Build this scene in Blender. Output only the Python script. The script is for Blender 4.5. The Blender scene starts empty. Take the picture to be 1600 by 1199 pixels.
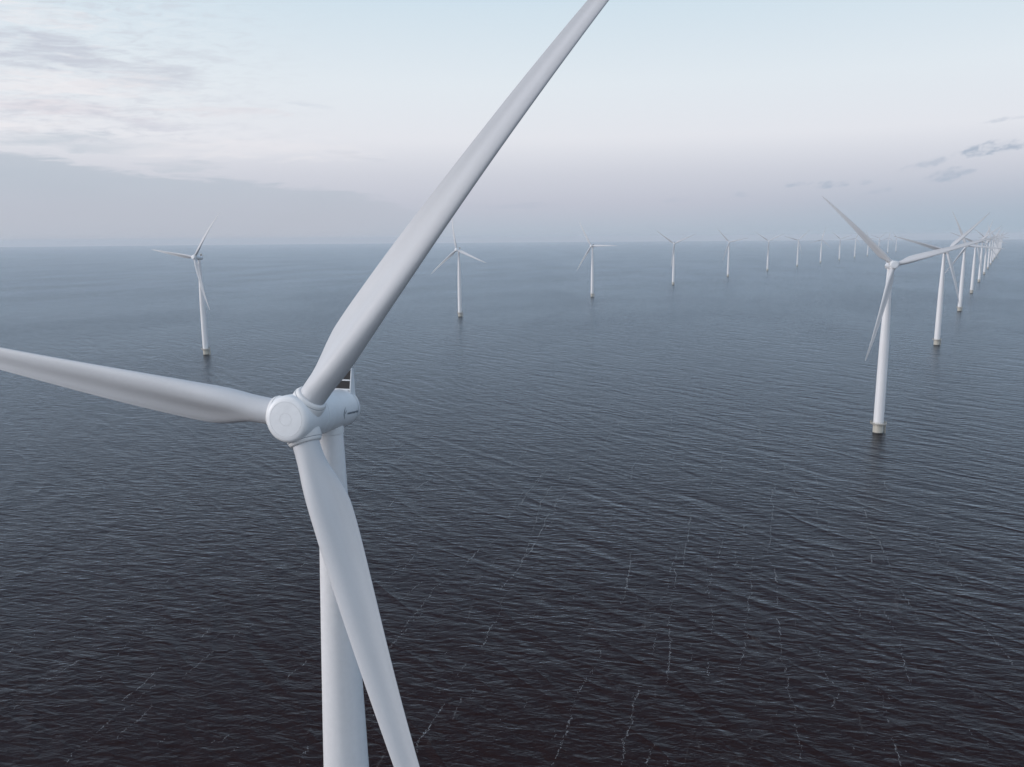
import bpy, bmesh, math, random
from mathutils import Matrix, Vector
R = math.radians
random.seed(7)
SC = bpy.context.scene
COL = SC.collection

# ------------------------------------------------------------------ camera
CAM_H = 111.77
cam_data = bpy.data.cameras.new("camera")
cam_data.sensor_fit = 'HORIZONTAL'
cam_data.sensor_width = 36.0
cam_data.lens = 28.63
cam_data.clip_start = 0.5
cam_data.clip_end = 200000.0
cam = bpy.data.objects.new("camera", cam_data)
COL.objects.link(cam)
cam.matrix_world = (Matrix.Translation((0, 0, CAM_H))
                    @ Matrix.Rotation(math.pi / 2 - 0.1771, 4, 'X')
                    @ Matrix.Rotation(-0.007627, 4, 'Z'))
SC.camera = cam
SC.view_settings.view_transform = 'Standard'
SC.view_settings.look = 'None'
SC.view_settings.exposure = 0.0
SC.view_settings.gamma = 1.0
SC.cycles.volume_bounces = 1
SC.cycles.max_bounces = 6

SUN_AZ, SUN_EL = -98.0, 12.0          # degrees; azimuth 0 = +Y (view direction), positive to the right


# ------------------------------------------------------------------ node helper
class V:
    """A float socket (or constant) that can be combined with + - * /."""
    def __init__(s, nt, x): s.nt, s.x = nt, x
    def _m(s, op, *a, clamp=False):
        n = s.nt.nodes.new('ShaderNodeMath'); n.operation = op; n.use_clamp = clamp
        for i, q in enumerate((s,) + a):
            q = q.x if isinstance(q, V) else q
            if isinstance(q, (int, float)): n.inputs[i].default_value = q
            else: s.nt.links.new(q, n.inputs[i])
        return V(s.nt, n.outputs[0])
    def __add__(s, o): return s._m('ADD', o)
    __radd__ = __add__
    def __sub__(s, o): return s._m('SUBTRACT', o)
    def __rsub__(s, o): return V(s.nt, o)._m('SUBTRACT', s)
    def __mul__(s, o): return s._m('MULTIPLY', o)
    __rmul__ = __mul__
    def __truediv__(s, o): return s._m('DIVIDE', o)
    def clamp(s): return s._m('ADD', 0.0, clamp=True)
    def smooth(s, a, b, lo=0.0, hi=1.0):
        n = s.nt.nodes.new('ShaderNodeMapRange'); n.interpolation_type = 'SMOOTHSTEP'
        s.nt.links.new(s.x, n.inputs[0])
        for i, q in zip((1, 2, 3, 4), (a, b, lo, hi)): n.inputs[i].default_value = q
        return V(s.nt, n.outputs[0])


def xyz(nt, x, y, z):
    n = nt.nodes.new('ShaderNodeCombineXYZ')
    for i, q in enumerate((x, y, z)):
        q = q.x if isinstance(q, V) else q
        if isinstance(q, (int, float)): n.inputs[i].default_value = q
        else: nt.links.new(q, n.inputs[i])
    return n.outputs[0]


def noise(nt, vec, scale, detail=4.0, rough=0.5, dist=0.0):
    n = nt.nodes.new('ShaderNodeTexNoise')
    n.inputs['Scale'].default_value = scale
    n.inputs['Detail'].default_value = detail
    n.inputs['Roughness'].default_value = rough
    n.inputs['Distortion'].default_value = dist
    nt.links.new(vec, n.inputs['Vector'])
    return V(nt, n.outputs['Fac'])


def ramp(nt, fac, stops, interp='EASE'):
    n = nt.nodes.new('ShaderNodeValToRGB')
    n.color_ramp.interpolation = interp
    el = n.color_ramp.elements
    while len(el) < len(stops): el.new(0.5)
    for e, (p, c) in zip(el, stops):
        e.position = p; e.color = (*c, 1.0)
    nt.links.new(fac.x, n.inputs[0])
    return n.outputs[0]


def mix(nt, fac, a, b, mode='MIX'):
    n = nt.nodes.new('ShaderNodeMix'); n.data_type = 'RGBA'; n.blend_type = mode
    for i, q in ((0, fac), (6, a), (7, b)):
        q = q.x if isinstance(q, V) else q
        if isinstance(q, (int, float)): n.inputs[i].default_value = q
        elif isinstance(q, tuple): n.inputs[i].default_value = (*q, 1.0)
        else: nt.links.new(q, n.inputs[i])
    return n.outputs[2]


def srgb(r, g, b):
    f = lambda c: (c / 12.92 if c <= 0.04045 else ((c + 0.055) / 1.055) ** 2.4)
    return f(r / 255), f(g / 255), f(b / 255)


# ------------------------------------------------------------------ sky (world)
def build_world():
    w = bpy.data.worlds.new("World"); SC.world = w; w.use_nodes = True
    nt = w.node_tree; nt.nodes.clear()
    out = nt.nodes.new('ShaderNodeOutputWorld'); bg = nt.nodes.new('ShaderNodeBackground')
    nt.links.new(bg.outputs[0], out.inputs[0])
    tc = nt.nodes.new('ShaderNodeTexCoord')
    sp = nt.nodes.new('ShaderNodeSeparateXYZ'); nt.links.new(tc.outputs['Generated'], sp.inputs[0])
    x, y, z = (V(nt, sp.outputs[i]) for i in range(3))
    el = z._m('ARCSINE') * (180 / math.pi)
    az = x._m('ARCTAN2', y) * (180 / math.pi)
    # clear evening sky: physical sky plus the milky veil that lies over it
    sky = nt.nodes.new('ShaderNodeTexSky'); sky.sky_type = 'NISHITA'; sky.sun_disc = False
    sky.sun_elevation = R(SUN_EL); sky.sun_rotation = R(SUN_AZ)
    sky.air_density = 1.0; sky.dust_density = 1.5; sky.ozone_density = 2.0
    skyc = nt.nodes.new('ShaderNodeMix'); skyc.data_type = 'RGBA'; skyc.blend_type = 'MULTIPLY'
    skyc.inputs[0].default_value = 1.0; nt.links.new(sky.outputs[0], skyc.inputs[6])
    skyc.inputs[7].default_value = (0.10, 0.10, 0.10, 1)
    t = (el + 2.0)._m('DIVIDE', 92.0, clamp=True)
    P = lambda e: (e + 2.0) / 92.0
    veil = ramp(nt, t, [(P(-2), srgb(172, 186, 201)), (P(0.3), srgb(176, 188, 203)), (P(2.2), srgb(192, 196, 210)),
                        (P(4.2), srgb(207, 210, 221)), (P(6.5), srgb(229, 231, 238)), (P(10), srgb(227, 235, 242)),
                        (P(14.5), srgb(212, 228, 239)), (P(20), srgb(178, 212, 240)), (P(30), srgb(140, 184, 226)), (P(42), srgb(92, 134, 178)), (P(56), srgb(66, 98, 134)),
                        (P(90), srgb(58, 86, 120))], 'LINEAR')
    col = mix(nt, 0.97, skyc.outputs[2], veil)
    # the sunward (left) side is a little brighter and warmer, the far right a little bluer
    warm = az.smooth(25, -70) * el.smooth(22, 3)
    col = mix(nt, warm * 0.16, col, (0.98, 0.93, 0.91))
    blue = az.smooth(8, 34) * el.smooth(4.5, 0.5)
    col = mix(nt, blue * 0.55, col, srgb(160, 180, 197))
    # broad glow in the unseen sky behind left, added to brighten the turbines
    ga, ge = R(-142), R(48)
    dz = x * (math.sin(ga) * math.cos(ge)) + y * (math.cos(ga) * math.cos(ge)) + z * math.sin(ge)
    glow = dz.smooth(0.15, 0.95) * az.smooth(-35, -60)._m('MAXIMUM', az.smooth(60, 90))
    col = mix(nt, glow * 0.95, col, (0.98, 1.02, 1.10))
    # wispy noise in sky angles
    wv = xyz(nt, az * 0.10, el * 0.42, 3.1)
    n1 = noise(nt, wv, 1.0, 6, 0.60, 0.3)
    n2 = noise(nt, xyz(nt, az * 0.10, el * 0.42, 11.7), 1.0, 4, 0.55)
    fine = noise(nt, xyz(nt, az * 0.30 + el * 0.25, el * 1.9 - az * 0.1, 7.7), 1.0, 7, 0.62, 0.6)
    azw = az + (n2 - 0.5) * 9.0
    elw = el + (n1 - 0.5) * 2.6
    # low grey-blue cloud bank on the left, its top sloping down to the right
    top = nt.nodes.new('ShaderNodeFloatCurve')
    cv = top.mapping.curves[0]
    pts = [(-60, 6.5), (-31, 5.15), (-23.4, 4.25), (-16.9, 3.75), (-12, 3.35), (-8.6, 2.6), (-5.5, 1.7), (-1, 0.6), (6, 0.0)]
    while len(cv.points) < len(pts): cv.points.new(0.5, 0.5)
    for p_, (a, e) in zip(cv.points, pts):
        p_.location = ((a + 60) / 66.0, e / 7.0)
    top.mapping.update()
    nt.links.new(((az + 60) / 66.0).clamp().x, top.inputs['Value'])
    edge = V(nt, top.outputs[0]) * 7.0
    d = edge - (el + (fine - 0.5) * 1.5 + (n1 - 0.5) * 1.1)
    bank = d.smooth(-0.16, 0.26) * az.smooth(0, -14) * (0.78 + (n2 - 0.5) * 0.5)
    col = mix(nt, (bank * 0.92).clamp(), col, mix(nt, el.smooth(0.0, 4.5), srgb(186, 189, 200), srgb(183, 193, 205)))

    def blob(a, e, wa, we, slope, soft=1.0):
        u = (azw - a) / wa
        v = (elw - e - (azw - a) * slope) / we
        r2 = u * u + v * v
        return (r2 + (0.5 - fine) * 2.4).smooth(1.15, 0.1)
    wisp = fine.smooth(0.36, 0.66)
    # soft grey patches, upper left
    for a, e, wa, we, sl, k, c in (
            (-29.5, 10.6, 6.5, 1.25, 0.00, 0.85, srgb(196, 201, 214)), (-23.5, 9.9, 3.8, 0.8, -0.08, 0.75, srgb(203, 208, 219)),
            (-20.5, 10.9, 3.2, 0.35, -0.08, 0.5, srgb(206, 212, 222)), (-28.0, 7.8, 6.5, 0.9, -0.02, 0.55, srgb(218, 211, 219)),
            (-24.0, 7.2, 3.6, 0.6, -0.06, 0.6, srgb(208, 210, 221)), (-26.5, 5.75, 4.8, 0.55, -0.03, 0.8, srgb(198, 206, 216)),
            (-20.8, 4.65, 3.2, 0.20, -0.05, 0.7, srgb(196, 203, 213)), (-13.2, 8.4, 1.8, 0.22, -0.16, 0.5, srgb(206, 213, 224)),
            (-9.8, 5.4, 2.2, 0.16, -0.10, 0.5, srgb(205, 209, 219)), (1.0, 2.25, 4.0, 0.22, 0.0, 0.35, srgb(180, 188, 203)),
            (-18.0, 8.0, 3.5, 0.4, -0.04, 0.35, srgb(226, 219, 224))):
        m = blob(a, e, wa, we, sl) * (0.35 + 0.65 * wisp) * k
        col = mix(nt, m.clamp(), col, c)
    # thin mottled sheet over the upper left
    mot = noise(nt, xyz(nt, az * 0.55 + el * 0.3, el * 2.6 - az * 0.2, 21.0), 1.0, 8, 0.66, 0.5)
    sheet = mot.smooth(0.46, 0.66) * az.smooth(-9, -27) * el.smooth(4.6, 6.5) * 0.5
    col = mix(nt, sheet.clamp(), col, srgb(204, 207, 217))
    lit = mot.smooth(0.50, 0.34) * az.smooth(-12, -28) * el.smooth(5.0, 7.0) * 0.22
    col = mix(nt, lit.clamp(), col, srgb(243, 240, 242))
    # bright gaps between them
    for a, e, wa, we, k in ((-27, 9.15, 6.5, 0.5, 0.7), (-29, 12.6, 5, 0.8, 0.55), (-30, 6.6, 4, 0.45, 0.6), (-17, 5.6, 9, 0.9, 0.35)):
        m = blob(a, e, wa, we, 0.0) * (0.4 + 0.6 * wisp) * k
        col = mix(nt, m.clamp(), col, srgb(240, 237, 240))
    # small dark scud on the right
    fr = noise(nt, xyz(nt, az * 1.25, el * 2.5 - az * 0.35, 5.3), 1.0, 5, 0.58, 0.3)
    fw = fr.smooth(0.34, 0.62)
    for a, e, wa, we, sl, k in (
            (29.6, 5.0, 1.9, 0.36, 0.13, 0.95), (27.6, 3.45, 1.3, 0.34, 0.16, 0.8), (26.2, 4.15, 1.3, 0.30, 0.2, 0.5),
            (20.9, 3.22, 0.9, 0.24, 0.10, 0.85), (18.9, 3.28, 0.7, 0.16, 0.12, 0.7), (15.4, 2.6, 0.9, 0.2, 0.05, 0.35),
            (23.9, 2.8, 0.8, 0.18, 0.16, 0.5), (11.4, 2.4, 1.0, 0.14, 0.0, 0.3), (30.2, 6.6, 1.3, 0.14, 0.14, 0.35),
            (22.7, 3.3, 0.5, 0.12, 0.1, 0.4)):
        ul = (az + (n2 - 0.5) * 2.0 - a) / wa
        vl = (el + (n1 - 0.5) * 0.9 - e - (az - a) * sl) / we
        m = (ul * ul + vl * vl + (0.5 - fr) * 4.6).smooth(1.5, -0.5) * (0.45 + 0.55 * fw) * k
        col = mix(nt, m.clamp(), col, srgb(170, 182, 199))
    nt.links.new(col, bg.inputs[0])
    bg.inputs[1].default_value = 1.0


build_world()

# ------------------------------------------------------------------ sun
sun_data = bpy.data.lights.new("sun", 'SUN')
sun_data.energy = 1.7
sun_data.angle = R(18)
sun_data.color = (1.0, 0.92, 0.90)
sun = bpy.data.objects.new("sun", sun_data)
COL.objects.link(sun)
sd = Vector((math.sin(R(SUN_AZ)) * math.cos(R(SUN_EL)), math.cos(R(SUN_AZ)) * math.cos(R(SUN_EL)), math.sin(R(SUN_EL))))
sun.rotation_euler = sd.to_track_quat('Z', 'Y').to_euler()
sun.location = (0, 0, 400)


# ------------------------------------------------------------------ materials
def material(name):
    m = bpy.data.materials.new(name); m.use_nodes = True
    nt = m.node_tree; nt.nodes.clear()
    out = nt.nodes.new('ShaderNodeOutputMaterial'); b = nt.nodes.new('ShaderNodeBsdfPrincipled')
    nt.links.new(b.outputs[0], out.inputs[0])
    return m, nt, b


def paint(name, col, rough=0.4, var=0.06, scale=0.35, stretch=0.15):
    m, nt, b = material(name)
    tc = nt.nodes.new('ShaderNodeTexCoord')
    sp = nt.nodes.new('ShaderNodeSeparateXYZ'); nt.links.new(tc.outputs['Object'], sp.inputs[0])
    x, y, z = (V(nt, sp.outputs[i]) for i in range(3))
    n = noise(nt, xyz(nt, x, y, z * stretch), scale, 6, 0.6)
    n2 = noise(nt, xyz(nt, x, y, z), scale * 7, 4, 0.6)
    k = n.smooth(0.3, 0.7, 1.0 - var, 1.0) * n2.smooth(0.25, 0.75, 1.0 - var * 0.4, 1.0)
    c = mix(nt, 1.0, col, xyz(nt, k, k, k), 'MULTIPLY')
    nt.links.new(c, b.inputs['Base Color'])
    rn = n2.smooth(0.3, 0.7, rough - 0.05, rough + 0.08)
    nt.links.new(rn.x, b.inputs['Roughness'])
    return m


M_WHITE = paint('white_coating', (0.76, 0.79, 0.82), 0.42, 0.09)
M_TOWER = paint('tower_coating', (0.79, 0.80, 0.82), 0.42, 0.10, 0.25, 0.05)
M_BLADE = paint('blade_coating', (0.57, 0.59, 0.62), 0.55, 0.08, 0.5, 0.1)
M_SEAM = paint('seam_grey', (0.30, 0.33, 0.36), 0.6, 0.1)
M_GROOVE = paint('groove_grey', (0.69, 0.71, 0.73), 0.6, 0.05)
M_COLLAR = paint('collar_coating', (0.74, 0.75, 0.76), 0.5, 0.06)
M_PILE = paint('concrete_beige', (0.60, 0.58, 0.51), 0.75, 0.25, 0.5, 0.3)
M_ALGAE = paint('wet_algae', (0.035, 0.033, 0.028), 0.5, 0.3, 1.0, 1.0)
M_STEEL = paint('galvanised_steel', (0.40, 0.38, 0.35), 0.55, 0.2)
M_YELLOW = paint('weathered_tan_steel', (0.42, 0.37, 0.27), 0.6, 0.2)
M_DARK = paint('radiator_core', (0.025, 0.024, 0.026), 0.55, 0.3, 3.0)
M_LETTER = paint('lettering_grey', (0.17, 0.20, 0.23), 0.5, 0.1)
M_DOOR = paint('door_grey', (0.42, 0.45, 0.48), 0.5, 0.1)


def water_material():
    m, nt, b = material('sea_water')
    tc = nt.nodes.new('ShaderNodeTexCoord')
    sp = nt.nodes.new('ShaderNodeSeparateXYZ'); nt.links.new(tc.outputs['Object'], sp.inputs[0])
    x, y = V(nt, sp.outputs[0]), V(nt, sp.outputs[1])

    def frame(az):                       # (along travel, along crest) for waves travelling towards az
        s, c = math.sin(R(az)), math.cos(R(az))
        return x * s + y * c, x * c - y * s
    u, v = frame(15)
    us, vs = frame(55)
    uc, vc = frame(-14)
    warp = noise(nt, xyz(nt, x, y, 0.0), 0.012, 2, 0.5) * 10.0
    swell = noise(nt, xyz(nt, (us + warp) * 0.075, vs * 0.020, 2.0), 1.0, 2, 0.45, 0.3)
    swell = 1.0 - ((swell - 0.5) * 2.6)._m('ABSOLUTE')                     # narrow crests, wide troughs
    chop = noise(nt, xyz(nt, u * 0.33, v * 0.095, 5.0), 1.0, 4, 0.52, 0.35)
    chop2 = noise(nt, xyz(nt, uc * 0.46, vc * 0.16, 9.0), 1.0, 4, 0.55, 0.4)
    rip = noise(nt, xyz(nt, u * 1.2, v * 0.5, 1.0), 1.0, 4, 0.62, 0.3)
    gust = noise(nt, xyz(nt, u * 0.0022, v * 0.0050, 4.0), 1.0, 4, 0.55, 0.4).smooth(0.32, 0.68, 0.72, 1.22)
    h = swell * 0.80 + (chop * 0.76 + chop2 * 0.40) * gust + rip * 0.12
    bump = nt.nodes.new('ShaderNodeBump')
    bump.inputs['Strength'].default_value = 1.0
    bump.inputs['Distance'].default_value = 1.0
    nt.links.new(h.x, bump.inputs['Height'])
    # faint wind-rows of foam bubbles (real foam on the surface, along the wind)
    wr = noise(nt, xyz(nt, u * 0.006, v * 0.055 + (noise(nt, xyz(nt, u, v, 0.0), 0.05, 3) * 0.25), 8.0), 1.0, 2, 0.5)
    line = ((wr - 0.5) * 2.0)._m('ABSOLUTE').smooth(0.020, 0.004)
    brk = noise(nt, xyz(nt, u * 0.05, v * 0.12, 3.0), 1.0, 6, 0.7).smooth(0.50, 0.66)
    spk = noise(nt, xyz(nt, u * 1.6, v * 1.6, 6.0), 1.0, 3, 0.7).smooth(0.42, 0.60)
    foam = line * brk * spk * 0.12
    col = mix(nt, foam, (0.0190, 0.0092, 0.0090), (0.5, 0.5, 0.5))
    nt.nodes.remove(b)
    body = nt.nodes.new('ShaderNodeBsdfDiffuse'); nt.links.new(col, body.inputs[0])
    gloss = nt.nodes.new('ShaderNodeBsdfGlossy')
    gloss.inputs['Color'].default_value = (0.595, 0.675, 0.745, 1)
    gloss.inputs['Roughness'].default_value = 0.22
    lw = nt.nodes.new('ShaderNodeLayerWeight'); lw.inputs['Blend'].default_value = 0.5
    for n in (body, gloss, lw): nt.links.new(bump.outputs[0], n.inputs['Normal'])
    fres = V(nt, lw.outputs['Facing'])._m('POWER', 5.7) * 0.99 + 0.004
    ms = nt.nodes.new('ShaderNodeMixShader')
    nt.links.new(fres.x, ms.inputs[0]); nt.links.new(body.outputs[0], ms.inputs[1]); nt.links.new(gloss.outputs[0], ms.inputs[2])
    out = next(n for n in nt.nodes if n.type == 'OUTPUT_MATERIAL')
    nt.links.new(ms.outputs[0], out.inputs[0])
    return m


def foam_material():
    m, nt, b = material('sea_foam')
    b.inputs['Base Color'].default_value = (0.27, 0.28, 0.29, 1)
    b.inputs['Roughness'].default_value = 0.9
    return m


# ------------------------------------------------------------------ object helpers
EARTH = 6371e3 * 1.17                    # effective radius, refraction included


def drop(x, y): return -(x * x + y * y) / (2 * EARTH)


def link(name, bm, mat, parent=None, smooth=True, loc=None):
    me = bpy.data.meshes.new(name)
    bmesh.ops.recalc_face_normals(bm, faces=bm.faces)
    bm.to_mesh(me); bm.free()
    if smooth:
        for p in me.polygons: p.use_smooth = True
        me.set_sharp_from_angle(angle=R(38))
    me.materials.append(mat)
    o = bpy.data.objects.new(name, me); COL.objects.link(o)
    if parent: o.parent = parent
    return o


def lathe(bm, prof, seg=48, axis='Z', M=None, cap=True):
    """Surface of revolution; prof = [(radius, height)]."""
    M = M or Matrix()
    rings = []
    for r, h in prof:
        ring = []
        if r < 1e-5:
            ring = [bm.verts.new(M @ (Vector((0, 0, h)) if axis == 'Z' else Vector((0, h, 0))))]
        else:
            for i in range(seg):
                a = 2 * math.pi * i / seg
                p = Vector((r * math.cos(a), r * math.sin(a), h)) if axis == 'Z' else Vector((r * math.cos(a), h, r * math.sin(a)))
                ring.append(bm.verts.new(M @ p))
        rings.append(ring)
    for a, b in zip(rings, rings[1:]):
        if len(a) == 1 and len(b) == 1: continue
        for i in range(seg):
            j = (i + 1) % seg
            if len(a) == 1: bm.faces.new((a[0], b[i], b[j]))
            elif len(b) == 1: bm.faces.new((a[i], a[j], b[0]))
            else: bm.faces.new((a[i], a[j], b[j], b[i]))
    if cap:
        for ring in (rings[0], rings[-1]):
            if len(ring) > 1: bm.faces.new(ring)


def tube(bm, p, q, r, seg=8):
    p, q = Vector(p), Vector(q); d = q - p
    M = Matrix.Translation(p) @ d.to_track_quat('Z', 'Y').to_matrix().to_4x4()
    lathe(bm, [(r, 0), (r, d.length)], seg, M=M)


def box(bm, cx, cy, cz, sx, sy, sz, M=None):
    M = M or Matrix()
    bmesh.ops.create_cube(bm, size=1.0, matrix=M @ Matrix.Translation((cx, cy, cz)) @ Matrix.Diagonal((sx, sy, sz, 1)))


def catmull(xs, ys, t):
    i = 0
    while i < len(xs) - 2 and t > xs[i + 1]: i += 1
    x0, x1 = xs[i], xs[i + 1]; h = x1 - x0; s = min(max((t - x0) / h, 0), 1)
    def sl(k):
        if k == 0: return (ys[1] - ys[0]) / (xs[1] - xs[0])
        if k == len(xs) - 1: return (ys[-1] - ys[-2]) / (xs[-1] - xs[-2])
        a = (ys[k] - ys[k - 1]) / (xs[k] - xs[k - 1]); b = (ys[k + 1] - ys[k]) / (xs[k + 1] - xs[k])
        return 0.0 if a * b <= 0 else 2 * a * b / (a + b)
    m0, m1 = sl(i), sl(i + 1)
    return ((2 * s**3 - 3 * s**2 + 1) * ys[i] + (s**3 - 2 * s**2 + s) * h * m0
            + (-2 * s**3 + 3 * s**2) * ys[i + 1] + (s**3 - s**2) * h * m1)


# ------------------------------------------------------------------ sea
def build_sea():
    bm = bmesh.new()
    seg = 256
    radii = [0.0, 8.0]
    while radii[-1] < 45000: radii.append(radii[-1] * 1.10 + 2)
    rings = [[bm.verts.new((0, 0, 0))]]
    for r in radii[1:]:
        rings.append([bm.verts.new((r * math.sin(2 * math.pi * i / seg), r * math.cos(2 * math.pi * i / seg), drop(r, 0))) for i in range(seg)])
    for a, b in zip(rings, rings[1:]):
        for i in range(seg):
            j = (i + 1) % seg
            if len(a) == 1: bm.faces.new((a[0], b[i], b[j]))
            else: bm.faces.new((a[i], a[j], b[j], b[i]))
    o = link('water', bm, water_material())
    o['kind'] = 'structure'
    o['label'] = 'dark wind-rippled sea reaching to the horizon'
    return o


build_sea()

STREAKS = [(1.0,[(73.8,323.1),(71.7,314.9),(67.3,297.2),(63.8,285.7),(60.6,272.9),(58.2,264.0)]),(1.0,[(55.0,262.1),(53.3,253.9),(50.4,243.6),(48.2,234.0),(45.3,222.3),(44.0,211.6),(41.0,199.5),(39.1,191.8),(36.3,186.6)]),(1.0,[(44.6,288.3),(40.3,267.3),(38.0,254.1),(35.3,242.2),(33.2,237.4),(30.7,228.3)]),(1.0,[(23.8,210.6),(22.1,200.9),(19.5,195.3),(16.2,187.4),(13.3,177.2),(11.2,169.2),(9.5,161.9),(8.0,158.0)]),(1.0,[(30.9,195.7),(31.0,190.3),(31.7,189.8),(29.7,183.7),(27.6,177.0),(26.9,173.4),(24.8,166.5),(23.4,157.8)]),(1.0,[(32.6,167.7),(31.3,164.4),(29.8,163.2),(28.7,157.8)]),(1.0,[(40.8,216.9),(38.8,209.1),(36.8,199.6)]),(1.0,[(106.5,319.5),(96.2,289.5),(90.0,272.3),(89.0,260.5),(83.4,243.0),(80.4,230.4),(76.1,216.3),(72.7,204.9),(71.1,195.7),(68.6,187.2),(67.2,178.3),(64.9,169.4),(63.1,163.6),(61.0,157.4)]),(1.0,[(17.6,330.1),(13.1,313.5),(10.8,298.4),(6.4,280.3),(3.5,274.0)]),(1.0,[(90.2,304.1),(88.1,297.9)]),(1.0,[(79.7,276.7),(76.4,264.6)]),(1.0,[(49.5,210.2),(47.4,201.7)]),(0.7,[(-72.8,271.2),(-74.6,261.1),(-76.9,255.1),(-78.4,249.2),(-81.3,243.7)]),(0.7,[(-77.0,224.7),(-78.5,221.4),(-81.4,214.4)]),(0.7,[(-88.8,221.6),(-89.4,216.4)]),(0.7,[(-83.1,208.4),(-84.2,203.3),(-85.8,197.3),(-86.1,193.1)]),(0.7,[(-94.0,200.1),(-94.9,193.7),(-95.5,190.2),(-96.9,184.4)]),(0.7,[(-88.8,182.9),(-88.7,178.4),(-89.7,174.1),(-91.4,169.1)]),(0.7,[(-117.8,204.9),(-119.1,199.9),(-120.2,195.7),(-120.9,191.1),(-121.1,187.6),(-121.7,183.4),(-121.9,180.2)]),(0.7,[(-138.4,219.1),(-140.2,212.9),(-139.7,208.7)]),(0.7,[(-55.9,202.8),(-58.7,194.3),(-60.9,187.3)]),(0.7,[(-47.1,175.2),(-47.3,170.2),(-46.3,163.8),(-46.5,159.4)]),(0.7,[(-64.6,172.1),(-66.9,166.0)]),(0.8,[(7.6,421.3),(2.5,403.0),(-3.6,386.1)]),(0.8,[(17.3,385.5),(11.5,367.8),(7.4,351.6),(3.0,331.3)]),(0.8,[(-0.9,313.1),(-3.0,298.2),(-6.9,289.9),(-12.6,282.0),(-15.1,274.5),(-17.0,265.0)]),(0.8,[(16.3,325.8),(12.5,312.8),(12.1,303.7)]),(0.8,[(9.7,295.1),(6.3,279.1),(3.8,272.9)]),(0.8,[(-3.8,235.9),(-4.9,226.9),(-7.1,220.2),(-9.0,209.3)]),(0.8,[(-10.0,188.4),(-11.1,183.6)]),(0.8,[(-12.8,184.8),(-13.8,179.6),(-14.7,175.2)]),(0.8,[(-17.2,181.9),(-19.1,175.2),(-20.6,171.0),(-21.9,166.0),(-21.8,163.1),(-22.7,160.3)]),(0.8,[(-13.0,200.8),(-15.0,194.1)]),(0.8,[(-27.6,230.8),(-30.8,224.0),(-31.9,217.4),(-34.6,209.7)]),(0.8,[(-40.0,262.1),(-42.4,254.5),(-43.6,245.2)]),(0.8,[(-30.1,254.2),(-33.9,243.1)]),(0.8,[(-50.3,345.3),(-52.3,330.9)]),(0.8,[(-38.5,369.1),(-45.4,352.9)]),(0.8,[(-64.2,407.4),(-73.9,374.4)]),(0.7,[(118.6,356.7),(105.5,317.1)]),(0.7,[(146.3,326.2),(142.2,311.5)]),(0.7,[(107.0,240.6),(105.5,232.2),(102.9,225.1)]),(0.7,[(90.5,190.1),(90.4,184.0),(88.2,177.7),(87.1,171.7),(85.1,166.7),(83.9,160.9),(82.5,156.8)]),(0.7,[(115.3,280.7),(112.0,269.6),(109.3,258.1)]),(0.7,[(127.5,274.2),(123.9,267.0)]),(0.5,[(91.9,539.5),(85.0,504.5)]),(0.5,[(70.1,418.4),(58.9,388.1),(55.0,366.6)]),(0.5,[(161.1,521.3),(141.2,451.7),(125.4,386.3),(118.6,355.0),(113.5,336.8)]),(0.5,[(5.7,420.3),(1.3,395.5)]),(0.5,[(18.7,389.2),(12.4,367.7),(6.8,348.4),(2.3,330.9)]),(0.5,[(-60.2,435.9),(-66.7,409.5),(-73.1,380.5)]),(0.5,[(-22.1,431.3),(-29.3,396.3)]),(0.5,[(-38.5,374.3),(-43.8,354.3)]),(0.5,[(-24.9,624.2),(-32.8,584.8)]),(0.5,[(26.8,497.3),(22.4,467.3)]),(0.5,[(109.0,544.2),(87.5,438.5)])]

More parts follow.
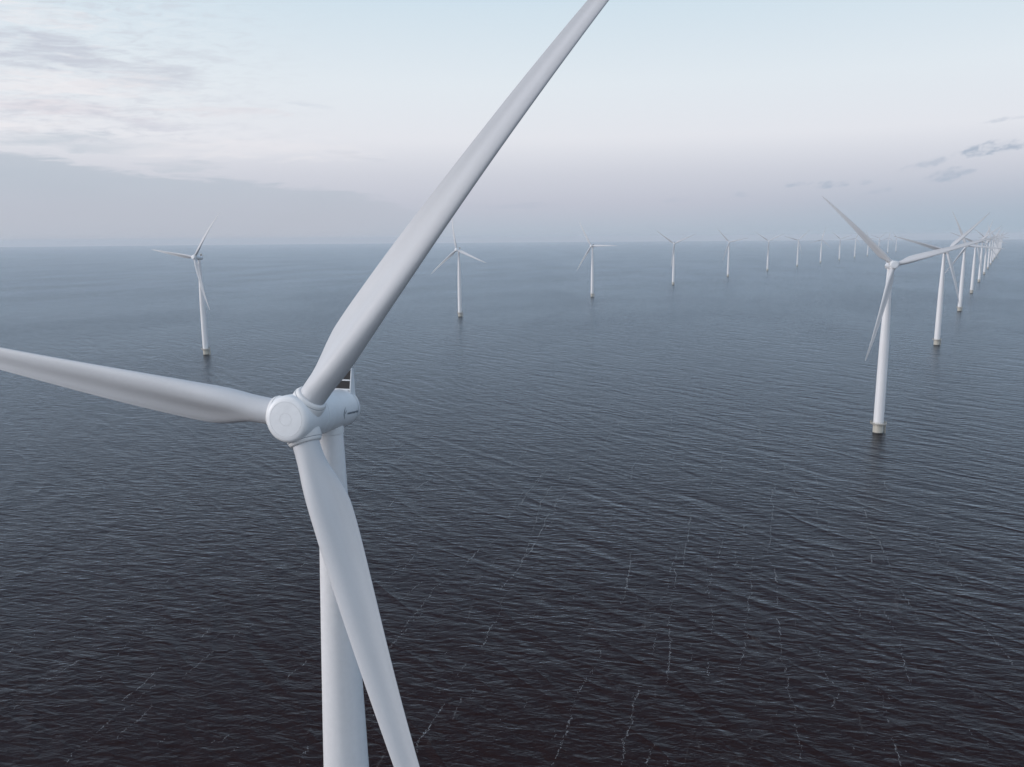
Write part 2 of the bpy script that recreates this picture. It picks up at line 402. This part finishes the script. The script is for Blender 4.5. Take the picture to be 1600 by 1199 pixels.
def build_foam():
    """Thin broken lines of foam lying on the water along the wind, and a little round the turbine feet."""
    bm = bmesh.new()
    rnd = random.Random(3)
    wind = Vector((math.sin(R(15)), math.cos(R(15))))
    side = Vector((wind.y, -wind.x))

    def fleck(x, y, a, b, rot):
        vs = []
        n = rnd.choice((5, 6, 7))
        for i in range(n):
            t = 2 * math.pi * i / n
            k = rnd.uniform(0.6, 1.15)
            px, py = a * k * math.cos(t), b * k * math.sin(t)
            X = x + px * math.cos(rot) - py * math.sin(rot); Y = y + px * math.sin(rot) + py * math.cos(rot)
            vs.append(bm.verts.new((X, Y, drop(X, Y) + 0.012)))
        bm.faces.new(vs)
    extra = []
    for _ in range(60):                  # more faint wind-rows further out
        r = 180 + 620 * rnd.random(); a = R(rnd.uniform(-34, 34))
        p = Vector((r * math.sin(a), r * math.cos(a))); line = [tuple(p)]
        for _ in range(rnd.randint(3, 8)):
            p = p + wind * rnd.uniform(8, 22) + side * rnd.gauss(0, 1.6)
            line.append(tuple(p))
        extra.append((rnd.uniform(0.15, 0.45), line))
    for st, pts in STREAKS + extra:
        pts = [Vector(p) for p in pts]
        off = 0.0
        steps = [rnd.random() for _ in range(400)]
        tot = 0.0
        for a, b in zip(pts, pts[1:]):
            d = b - a; L = d.length
            if L < 0.1: continue
            dirv = d / L; perp = Vector((dirv.y, -dirv.x)); t = 0.0
            ang = math.atan2(dirv.y, dirv.x)
            while t < L:
                s = tot + t
                dens = 0.55 * steps[int(s / 9.0) % 400] + 0.45 * steps[(int(s / 2.6) + 137) % 400]
                dens = max(0.0, dens - 0.10) * 1.25
                off = off * 0.95 + rnd.gauss(0, 0.08)
                if rnd.random() < dens * (0.35 + 0.65 * st):
                    p = a + dirv * t + perp * (off + rnd.gauss(0, 0.05 + 0.10 * dens))
                    w = rnd.uniform(0.025, 0.08) * (0.5 + 0.7 * dens)
                    fleck(p.x, p.y, w * rnd.uniform(1.5, 6.0), w, ang + rnd.gauss(0, 0.35))
                t += rnd.uniform(0.05, 0.30)
            tot += L
    # stray flecks over the near water, always drawn out along the wind
    for _ in range(240):
        r = rnd.uniform(140, 420); a = R(rnd.uniform(-33, 33))
        x, y = r * math.sin(a), r * math.cos(a)
        for k in range(rnd.choice((1, 2, 3, 5))):
            q = Vector((x, y)) + wind * (k * rnd.uniform(0.3, 0.9)) + side * rnd.gauss(0, 0.2)
            w = rnd.uniform(0.03, 0.09)
            fleck(q.x, q.y, w * 2.2, w, math.pi / 2 - R(15) + rnd.gauss(0, 0.5))
    # wash behind the nearest foundations
    for (x, y) in FEET:
        for _ in range(70):
            t = rnd.random() ** 1.5 * 13
            sgn = rnd.choice((-1, 1))
            q = Vector((x, y)) + wind * (t - 1.5) + side * sgn * (2.75 + 0.10 * t + abs(rnd.gauss(0, 0.25)))
            w = rnd.uniform(0.05, 0.16) * (1 - t / 18)
            fleck(q.x, q.y, w * 2.5, w, math.pi / 2 - R(15) + rnd.gauss(0, 0.4))
    o = link('foam', bm, foam_material(), smooth=False)
    o['kind'] = 'stuff'
    o['label'] = 'thin broken white foam lines drawn out by the wind on dark water'


# ------------------------------------------------------------------ wind turbine
HUB_H, OVER, TILT = 95.0, 6.0, R(6.0)
AXIS0 = Matrix.Translation((0, -OVER * math.cos(TILT), HUB_H + OVER * math.sin(TILT))) @ Matrix.Rotation(-TILT, 4, 'X')
# AXIS0: hub centre at the origin, +Y along the shaft (downwind), +Z up the rotor plane


def part(name, bm, mat, parent, M=None, smooth=True):
    o = link(name, bm, mat, parent, smooth)
    if M is not None: o.matrix_local = M
    return o


def blade_bm():
    rs = [1.9, 3.0, 3.8, 4.8, 6, 7.5, 9, 11, 13, 17, 22, 28, 35, 42, 48, 51, 53, 53.8, 54]
    ch = [2.45, 2.45, 2.50, 2.72, 3.2, 3.68, 3.9, 3.88, 3.78, 3.5, 3.08, 2.58, 2.08, 1.58, 1.12, 0.82, 0.56, 0.32, 0.12]
    tc = [1.0, 1.0, 0.96, 0.86, 0.72, 0.61, 0.53, 0.46, 0.41, 0.35, 0.28, 0.25, 0.22, 0.19, 0.17, 0.16, 0.15, 0.15, 0.15]
    tw = [13, 13, 13, 13, 13, 13, 12.5, 12, 11, 8.5, 6.0, 4, 2.2, 0.9, 0.2, 0, 0, 0, 0]
    wl = [0, 0, 0.05, 0.22, 0.5, 0.8, 0.95, 1, 1, 1, 1, 1, 1, 1, 1, 1, 1, 1, 1]
    N, bm, rings = 44, bmesh.new(), []
    st = [1.9 + (54 - 1.9) * (i / 69) ** 1.0 for i in range(66)] + [52.2, 52.8, 53.3, 53.7, 53.9, 54.0]
    st = sorted(set(st))
    for r in st:
        c, t, w = catmull(rs, ch, r), catmull(rs, tc, r), catmull(rs, wl, r)
        beta = R(catmull(rs, tw, r) + PITCH)
        pa = 0.5 + (0.36 - 0.5) * w
        e = Vector((math.cos(beta), -math.sin(beta), 0)); n = Vector((math.sin(beta), math.cos(beta), 0))
        fwd = -(r * math.tan(R(6.2)) - 4.8 * (r / 54) ** 3.2)       # coned upwind, bent back by the wind
        ring = []
        for i in range(N):
            a = 2 * math.pi * i / N
            s = 0.5 * (1 - math.cos(a))                # 0 = leading edge, 1 = trailing edge
            up = a <= math.pi
            yc = 0.5 * math.sin(a)                     # circle
            yt = 5 * t * (0.2969 * math.sqrt(s) - 0.126 * s - 0.3516 * s * s + 0.2843 * s**3 - 0.1036 * s**4)
            ya = yt if up else -yt
            ya += 0.022 * math.sin(math.pi * s)
            if not up:                                 # hollow towards the trailing edge on the pressure side
                q = max(0.0, (s - 0.30) / 0.70)
                ya += (0.030 + 0.10 * max(t - 0.22, 0)) * math.sin(math.pi * q) ** 2
            if s > 0.97: ya += 0.006 if up else -0.006
            yy = yc * t * (1 - w) + ya * w
            if w < 0.02: yy = yc
            P = e * ((pa - s) * c) + n * (yy * c)
            ring.append(bm.verts.new((P.x, P.y + fwd, r)))
        rings.append(ring)
    for a, b in zip(rings, rings[1:]):
        for i in range(N):
            j = (i + 1) % N
            bm.faces.new((a[i], a[j], b[j], b[i]))
    bm.faces.new(rings[0]); bm.faces.new(rings[-1])
    return bm


PITCH = 6.0


def text_on_barrel(body, size, radius, y0, z0, side, name, parent, M):
    """Letters bent round the nacelle barrel; side = +1 right flank, -1 left flank."""
    cu = bpy.data.curves.new('lettering', 'FONT'); cu.body = body; cu.size = size
    cu.offset = 0.018; cu.align_x = 'LEFT'; cu.resolution_u = 3
    tmp = bpy.data.objects.new('lettering_source', cu); COL.objects.link(tmp)
    dg = bpy.context.evaluated_depsgraph_get()
    me = bpy.data.meshes.new_from_object(tmp.evaluated_get(dg))
    bpy.data.objects.remove(tmp)
    for v in me.vertices:
        a, b = v.co.x, v.co.y
        ang = (z0 + b) / radius
        yy = y0 + (a if side > 0 else -a)
        v.co = (side * (radius + 0.012) * math.cos(ang), yy, (radius + 0.012) * math.sin(ang))
    me.materials.append(M_LETTER)
    o = bpy.data.objects.new(name, me); COL.objects.link(o); o.parent = parent
    o.matrix_local = M
    return o


def emblem_bm(radius, y0, z0, side):
    """Two thin swooping arcs that stand before the lettering."""
    bm = bmesh.new()
    def strip(pts):
        prev = None
        for (a, b, w) in pts:
            row = []
            for k in (-1, 1):
                ang = (z0 + b) / radius
                yy = y0 + side * (a + k * w)
                row.append(bm.verts.new((side * (radius + 0.012) * math.cos(ang), yy, (radius + 0.012) * math.sin(ang))))
            if prev: bm.faces.new((prev[0], prev[1], row[1], row[0]))
            prev = row
    strip([(0.42 - 0.40 * math.sin(math.pi * i / 16), -0.62 + 1.24 * i / 16, 0.02 + 0.075 * math.sin(math.pi * i / 16)) for i in range(17)])
    strip([(0.62 - 0.28 * math.sin(math.pi * (0.25 + 0.75 * i / 12)), -0.12 + 0.42 * i / 12, 0.015 + 0.055 * math.sin(math.pi * i / 12)) for i in range(13)])
    return bm


def make_turbine():
    root = bpy.data.objects.new('wind_turbine', None); COL.objects.link(root)
    root.empty_display_size = 5
    # --- foundation: beige pile with a dark wet foot, gallery, ladder and landing
    bm = bmesh.new()
    lathe(bm, [(2.72, 0.62), (2.72, 5.55), (2.82, 5.6), (2.82, 5.95)], 48)
    fnd = part('foundation', bm, M_PILE, root)
    bm = bmesh.new(); lathe(bm, [(2.72, -3.0), (2.735, -1.0), (2.735, 0.66)], 48)
    part('wet_foot', bm, M_ALGAE, fnd)
    bm = bmesh.new()
    lathe(bm, [(2.84, 5.62), (4.35, 5.62), (4.35, 5.8), (2.84, 5.8)], 48, cap=False)
    for k in range(8):
        a = 2 * math.pi * (k + .5) / 8
        M = Matrix.Rotation(a, 4, 'Z')
        tube(bm, M @ Vector((2.7, 0, 4.4)), M @ Vector((4.2, 0, 5.6)), 0.09, 6)
    part('gallery', bm, M_STEEL, fnd, smooth=False)
    bm = bmesh.new()
    for k in range(24):
        a = 2 * math.pi * k / 24
        tube(bm, (4.27 * math.cos(a), 4.27 * math.sin(a), 5.8), (4.27 * math.cos(a), 4.27 * math.sin(a), 6.95), 0.035, 6)
    for z in (6.4, 6.95):
        for k in range(48):
            a, b = 2 * math.pi * k / 48, 2 * math.pi * (k + 1) / 48
            tube(bm, (4.27 * math.cos(a), 4.27 * math.sin(a), z), (4.27 * math.cos(b), 4.27 * math.sin(b), z), 0.035, 6)
    part('railing', bm, M_YELLOW, fnd, smooth=False)
    bm = bmesh.new()
    for s in (-1, 1):
        tube(bm, (3.55, 0.9 + 0.35 * s, -1.5), (3.55, 0.9 + 0.35 * s, 6.9), 0.06, 8)
        tube(bm, (3.95, 0.9 + 0.95 * s, -1.5), (3.95, 0.9 + 0.95 * s, 4.9), 0.17, 10)
        for z in (1.6, 4.6):
            tube(bm, (2.6, 0.9 + 0.9 * s, z), (3.95, 0.9 + 0.95 * s, z), 0.09, 8)
    for k in range(24): tube(bm, (3.55, 0.55, 0.2 + k * 0.28), (3.55, 1.25, 0.2 + k * 0.28), 0.025, 6)
    part('boat_landing', bm, M_YELLOW, fnd, smooth=False)
    # --- tower
    bm = bmesh.new()
    zs = [5.9, 6.3, 12, 22, 34, 46, 54, 62, 70, 78, 86, 91, 92.8]
    dia = [(5.9, 5.45), (30, 5.3), (44, 5.12), (54, 4.88), (60, 4.55), (70, 3.95), (81, 3.24), (92.8, 2.52)]
    X, Y = [p[0] for p in dia], [p[1] for p in dia]
    lathe(bm, [(catmull(X, Y, z) / 2, z) for z in zs], 64)
    tw = part('tower', bm, M_TOWER, root)
    for z in (29.5, 54.6, 75.0):
        bm = bmesh.new()
        r = catmull(X, Y, z) / 2 + 0.008
        lathe(bm, [(r, z), (r, z + 0.07)], 64, cap=False)
        part('flange_seam', bm, M_COLLAR, tw)
    bm = bmesh.new()
    M = Matrix.Rotation(R(18), 4, 'Z')
    box(bm, 2.66, 0, 7.4, 0.20, 1.0, 2.2, M)
    bmesh.ops.bevel(bm, geom=bm.edges[:], offset=0.05, segments=2, affect='EDGES')
    part('door', bm, M_DOOR, tw)
    bm = bmesh.new()                     # small davit crane and lamp post on the gallery
    M = Matrix.Rotation(R(62), 4, 'Z')
    tube(bm, M @ Vector((3.5, 0, 5.8)), M @ Vector((3.5, 0, 9.3)), 0.11, 8)
    tube(bm, M @ Vector((3.5, 0, 9.2)), M @ Vector((5.0, 0.5, 9.7)), 0.08, 8)
    box(bm, 3.5, 0, 8.3, 0.5, 0.45, 0.6, M)
    part('davit_crane', bm, M_STEEL, fnd, smooth=False)
    # --- nacelle: barrel along the shaft
    bm = bmesh.new()
    lathe(bm, [(1.2, 1.6), (2.02, 2.02), (2.10, 2.10), (2.12, 3.3), (2.08, 3.45), (1.98, 3.5), (1.99, 6.5), (1.96, 8.0), (1.90, 8.75),
               (1.78, 9.3), (1.62, 9.6), (1.40, 9.82), (1.0, 9.98), (0.5, 10.04), (0, 10.06)], 64, 'Y')
    nac = part('nacelle', bm, M_WHITE, root, AXIS0)
    for y, r in ((3.47, 2.035), (8.55, 1.936)):
        bm = bmesh.new()
        lathe(bm, [(r, y), (r + 0.006, y + 0.025), (r, y + 0.05)], 64, 'Y', cap=False)
        part('panel_seam', bm, M_SEAM, nac)
    bm = bmesh.new(); lathe(bm, [(1.26, 92.7), (1.36, 92.75), (1.36, 93.1), (1.3, 93.6)], 48)
    part('yaw_collar', bm, M_COLLAR, nac, AXIS0.inverted())
    text_on_barrel('westermeerwind', 0.36, 1.985, 6.0, -0.32, 1, 'lettering', nac, Matrix())
    text_on_barrel('westermeerwind', 0.36, 1.985, 8.2, -0.32, -1, 'lettering', nac, Matrix())
    for s, y0 in ((1, 5.25), (-1, 8.95)):
        part('emblem', emblem_bm(1.985, y0, -0.15, s), M_LETTER, nac)
    # --- cooler on the back of the nacelle roof
    bm = bmesh.new()                     # carrier foot that joins cooler to the roof
    box(bm, 0, 8.85, 1.66, 1.9, 1.2, 0.5)
    bmesh.ops.bevel(bm, geom=bm.edges[:], offset=0.12, segments=3, affect='EDGES')
    cool = part('cooler', bm, M_WHITE, root, AXIS0)
    bm = bmesh.new(); box(bm, 0, 8.75, 2.92, 2.04, 0.34, 2.1)
    part('radiator', bm, M_DARK, cool, smooth=False)
    for s in (-1, 1):
        bm = bmesh.new()
        v = [bm.verts.new((s * xx, yy, zz)) for xx in (1.02, 1.16) for yy, zz in ((8.25, 1.0), (9.6, 0.9), (9.25, 2.8), (9.0, 4.1), (8.6, 4.1), (8.47, 2.8))]
        bm.faces.new(v[:6]); bm.faces.new(v[6:])
        for i in range(6): bm.faces.new((v[i], v[(i + 1) % 6], v[6 + (i + 1) % 6], v[6 + i]))
        bmesh.ops.recalc_face_normals(bm, faces=bm.faces)
        bmesh.ops.bevel(bm, geom=bm.edges[:], offset=0.04, segments=2, affect='EDGES')
        part('side_plate', bm, M_WHITE, cool)
    for z in (1.93, 2.88, 3.95):
        bm = bmesh.new(); box(bm, 0, 8.55, z, 2.04, 0.2, 0.13)
        part('rail', bm, M_WHITE, cool, smooth=False)
    bm = bmesh.new()
    tube(bm, (0.5, 8.95, 2.0), (0.5, 8.95, 5.2), 0.04, 6); tube(bm, (0.2, 8.95, 5.0), (0.8, 8.95, 5.0), 0.03, 6)
    tube(bm, (-0.6, 8.95, 2.0), (-0.6, 8.95, 4.9), 0.04, 6)
    part('wind_vane', bm, M_SEAM, cool, smooth=False)
    # --- rotor
    bm = bmesh.new()
    lathe(bm, [(0, -2.30), (0.55, -2.29), (0.56, -2.275), (0.59, -2.275), (0.60, -2.29), (1.4, -2.27), (1.56, -2.26), (1.57, -2.242), (1.61, -2.242), (1.62, -2.255),
               (1.84, -2.22), (1.98, -2.15), (2.09, -2.02), (2.15, -1.82), (2.17, -1.4), (2.17, -0.4), (2.15, 0.6), (2.13, 1.5), (2.12, 1.93), (2.0, 1.96)], 72, 'Y')
    hub = part('hub', bm, M_WHITE, root, AXIS0)
    for r, y in ((0.575, -2.29), (1.59, -2.257)):
        bm = bmesh.new(); lathe(bm, [(r - 0.022, y + 0.02), (r - 0.016, y), (r + 0.016, y), (r + 0.022, y + 0.02)], 64, 'Y', cap=False)
        part('nose_ring', bm, M_GROOVE, hub)
    for k in range(3):
        spin = Matrix.Rotation(2 * math.pi * k / 3, 4, 'Y')
        cone = Matrix.Rotation(R(6.2), 4, 'X')
        bm = bmesh.new()
        lathe(bm, [(1.60, 0.9), (1.60, 2.18), (1.585, 2.20), (1.555, 2.20), (1.54, 2.22), (1.54, 2.27), (1.54, 2.29), (1.46, 2.48), (1.40, 2.55), (1.33, 2.58), (1.24, 2.59)], 56)
        c = part('blade_collar', bm, M_COLLAR, hub, spin @ cone)
        bm = bmesh.new()
        lathe(bm, [(1.545, 2.215), (1.552, 2.23), (1.552, 2.255), (1.545, 2.27)], 56, cap=False)
        part('collar_seam', bm, M_SEAM, hub, spin @ cone)
        if k == 0:
            b0 = part('blade', blade_bm(), M_BLADE, root, AXIS0 @ spin)
        else:
            b = b0.copy(); COL.objects.link(b); b.parent = root; b.matrix_local = AXIS0 @ spin
    return root


def kids(o): return [c for c in COL.objects if c.parent == o]


def copy_tree(o, parent=None):
    c = o.copy(); COL.objects.link(c); c.parent = parent
    for ch in kids(o): copy_tree(ch, c)
    return c


def copy_simple(o):
    """Far turbines: foundation, tower, nacelle, cooler (with radiator), hub and blades."""
    c = o.copy(); COL.objects.link(c)
    for ch in kids(o):
        d = ch.copy(); COL.objects.link(d); d.parent = c
        for g in kids(ch):
            if g.name.split('.')[0] in ('wet_foot', 'gallery', 'radiator', 'blade_collar'):
                e = g.copy(); COL.objects.link(e); e.parent = d
    return c


def set_phase(t, deg):
    k = 0
    for ch in kids(t):
        n = ch.name.split('.')[0]
        if n == 'hub': ch.matrix_local = AXIS0 @ Matrix.Rotation(R(deg), 4, 'Y')
        if n == 'blade':
            ch.matrix_local = AXIS0 @ Matrix.Rotation(R(deg + 120 * k), 4, 'Y'); k += 1


def place(t, x, y, yaw, phase, label, group):
    t.location = (x, y, drop(x, y)); t.rotation_euler = (0, 0, -R(yaw))
    set_phase(t, phase)
    t['label'] = label; t['category'] = 'wind turbine'; t['group'] = group


ORD = 'first second third fourth fifth sixth seventh eighth ninth tenth eleventh twelfth thirteenth fourteenth fifteenth sixteenth seventeenth'.split()
ROW_AZ = 0.5437
LEFT = [(-302.6 + i * 441 * math.sin(ROW_AZ), 799.4 + i * 441 * math.cos(ROW_AZ)) for i in range(14)]
RIGHT = [(209.4 + i * 437.6 * math.sin(ROW_AZ), 454.3 + i * 437.6 * math.cos(ROW_AZ)) for i in range(17)]
FEET = [RIGHT[0], RIGHT[1], LEFT[0], LEFT[1]]
build_foam()

near = make_turbine()
COPIES = []
LP = [(23, 38), (29, 110), (30, 90), (12, 66), (12, 78), (14, 64), (14, 46), (16, 14), (15, 70), (15, 25), (15, 100), (15, 50), (15, 8), (15, 84)]
RP = [(8, 74), (6, 46), (9, 96), (8, 52), (10, 20), (10, 70), (11, 105), (12, 35), (12, 88), (12, 10), (12, 60), (12, 115), (12, 30), (12, 77), (12, 48), (12, 99), (12, 3)]
LL = ['white turbine by itself at the far left, upper blade bent at the tip',
      'white turbine whose top blade is hidden behind the huge foreground blade',
      'white turbine with one blade level to the right and one pointing down left, mid horizon',
      'white turbine spreading two blades in a wide V, lower blade in front of its tower']
RL = ['large white turbine standing in the water at right, long blade raised up left',
      'white turbine right behind the large right-hand one, blade crossing its nacelle',
      'white turbine third in the right-hand row, one blade pointing steeply up left']
for i, ((x, y), (yaw, ph)) in enumerate(zip(LEFT, LP)):
    t = copy_tree(near) if i < 3 else copy_simple(near)
    lab = LL[i] if i < 4 else 'small pale turbine on the horizon, %s in the receding left-hand row' % ORD[i]
    place(t, x, y, yaw, ph, lab, 'turbines of the left-hand row along the horizon')
for i, ((x, y), (yaw, ph)) in enumerate(zip(RIGHT, RP)):
    t = copy_tree(near) if i < 3 else copy_simple(near)
    lab = RL[i] if i < 3 else 'white turbine, %s behind the large right one in the tight row running to the horizon' % ORD[i - 1]
    place(t, x, y, yaw, ph, lab, 'turbines of the right-hand row')
t = copy_simple(near)
place(t, 8200 * math.sin(0.5595), 8200 * math.cos(0.5595), 14, 55, 'faint tiny turbine by itself at the far right edge of the horizon', 'turbines beyond the two rows')
place(near, -18.2, 79.3, 15.0, 38.8, 'huge white turbine in the foreground, blades running out of the frame', 'turbines of the right-hand row')

# ------------------------------------------------------------------ haze
def build_haze():
    bm = bmesh.new()
    box(bm, 0, 0, 2.5, 98000, 98000, 305)        # from below the lowest water to just over the highest blade tip
    m = bpy.data.materials.new('haze_air'); m.use_nodes = True
    nt = m.node_tree; nt.nodes.clear()
    out = nt.nodes.new('ShaderNodeOutputMaterial'); v = nt.nodes.new('ShaderNodeVolumePrincipled')
    v.inputs['Color'].default_value = (0.90, 0.95, 1.0, 1)
    v.inputs['Density'].default_value = 4.2e-5
    v.inputs['Anisotropy'].default_value = 0.0
    v.inputs['Density Attribute'].default_value = ''
    nt.links.new(v.outputs[0], out.inputs['Volume'])
    o = link('haze', bm, m, smooth=False)
    o['kind'] = 'stuff'
    o['label'] = 'thin pale haze over the sea'


build_haze()
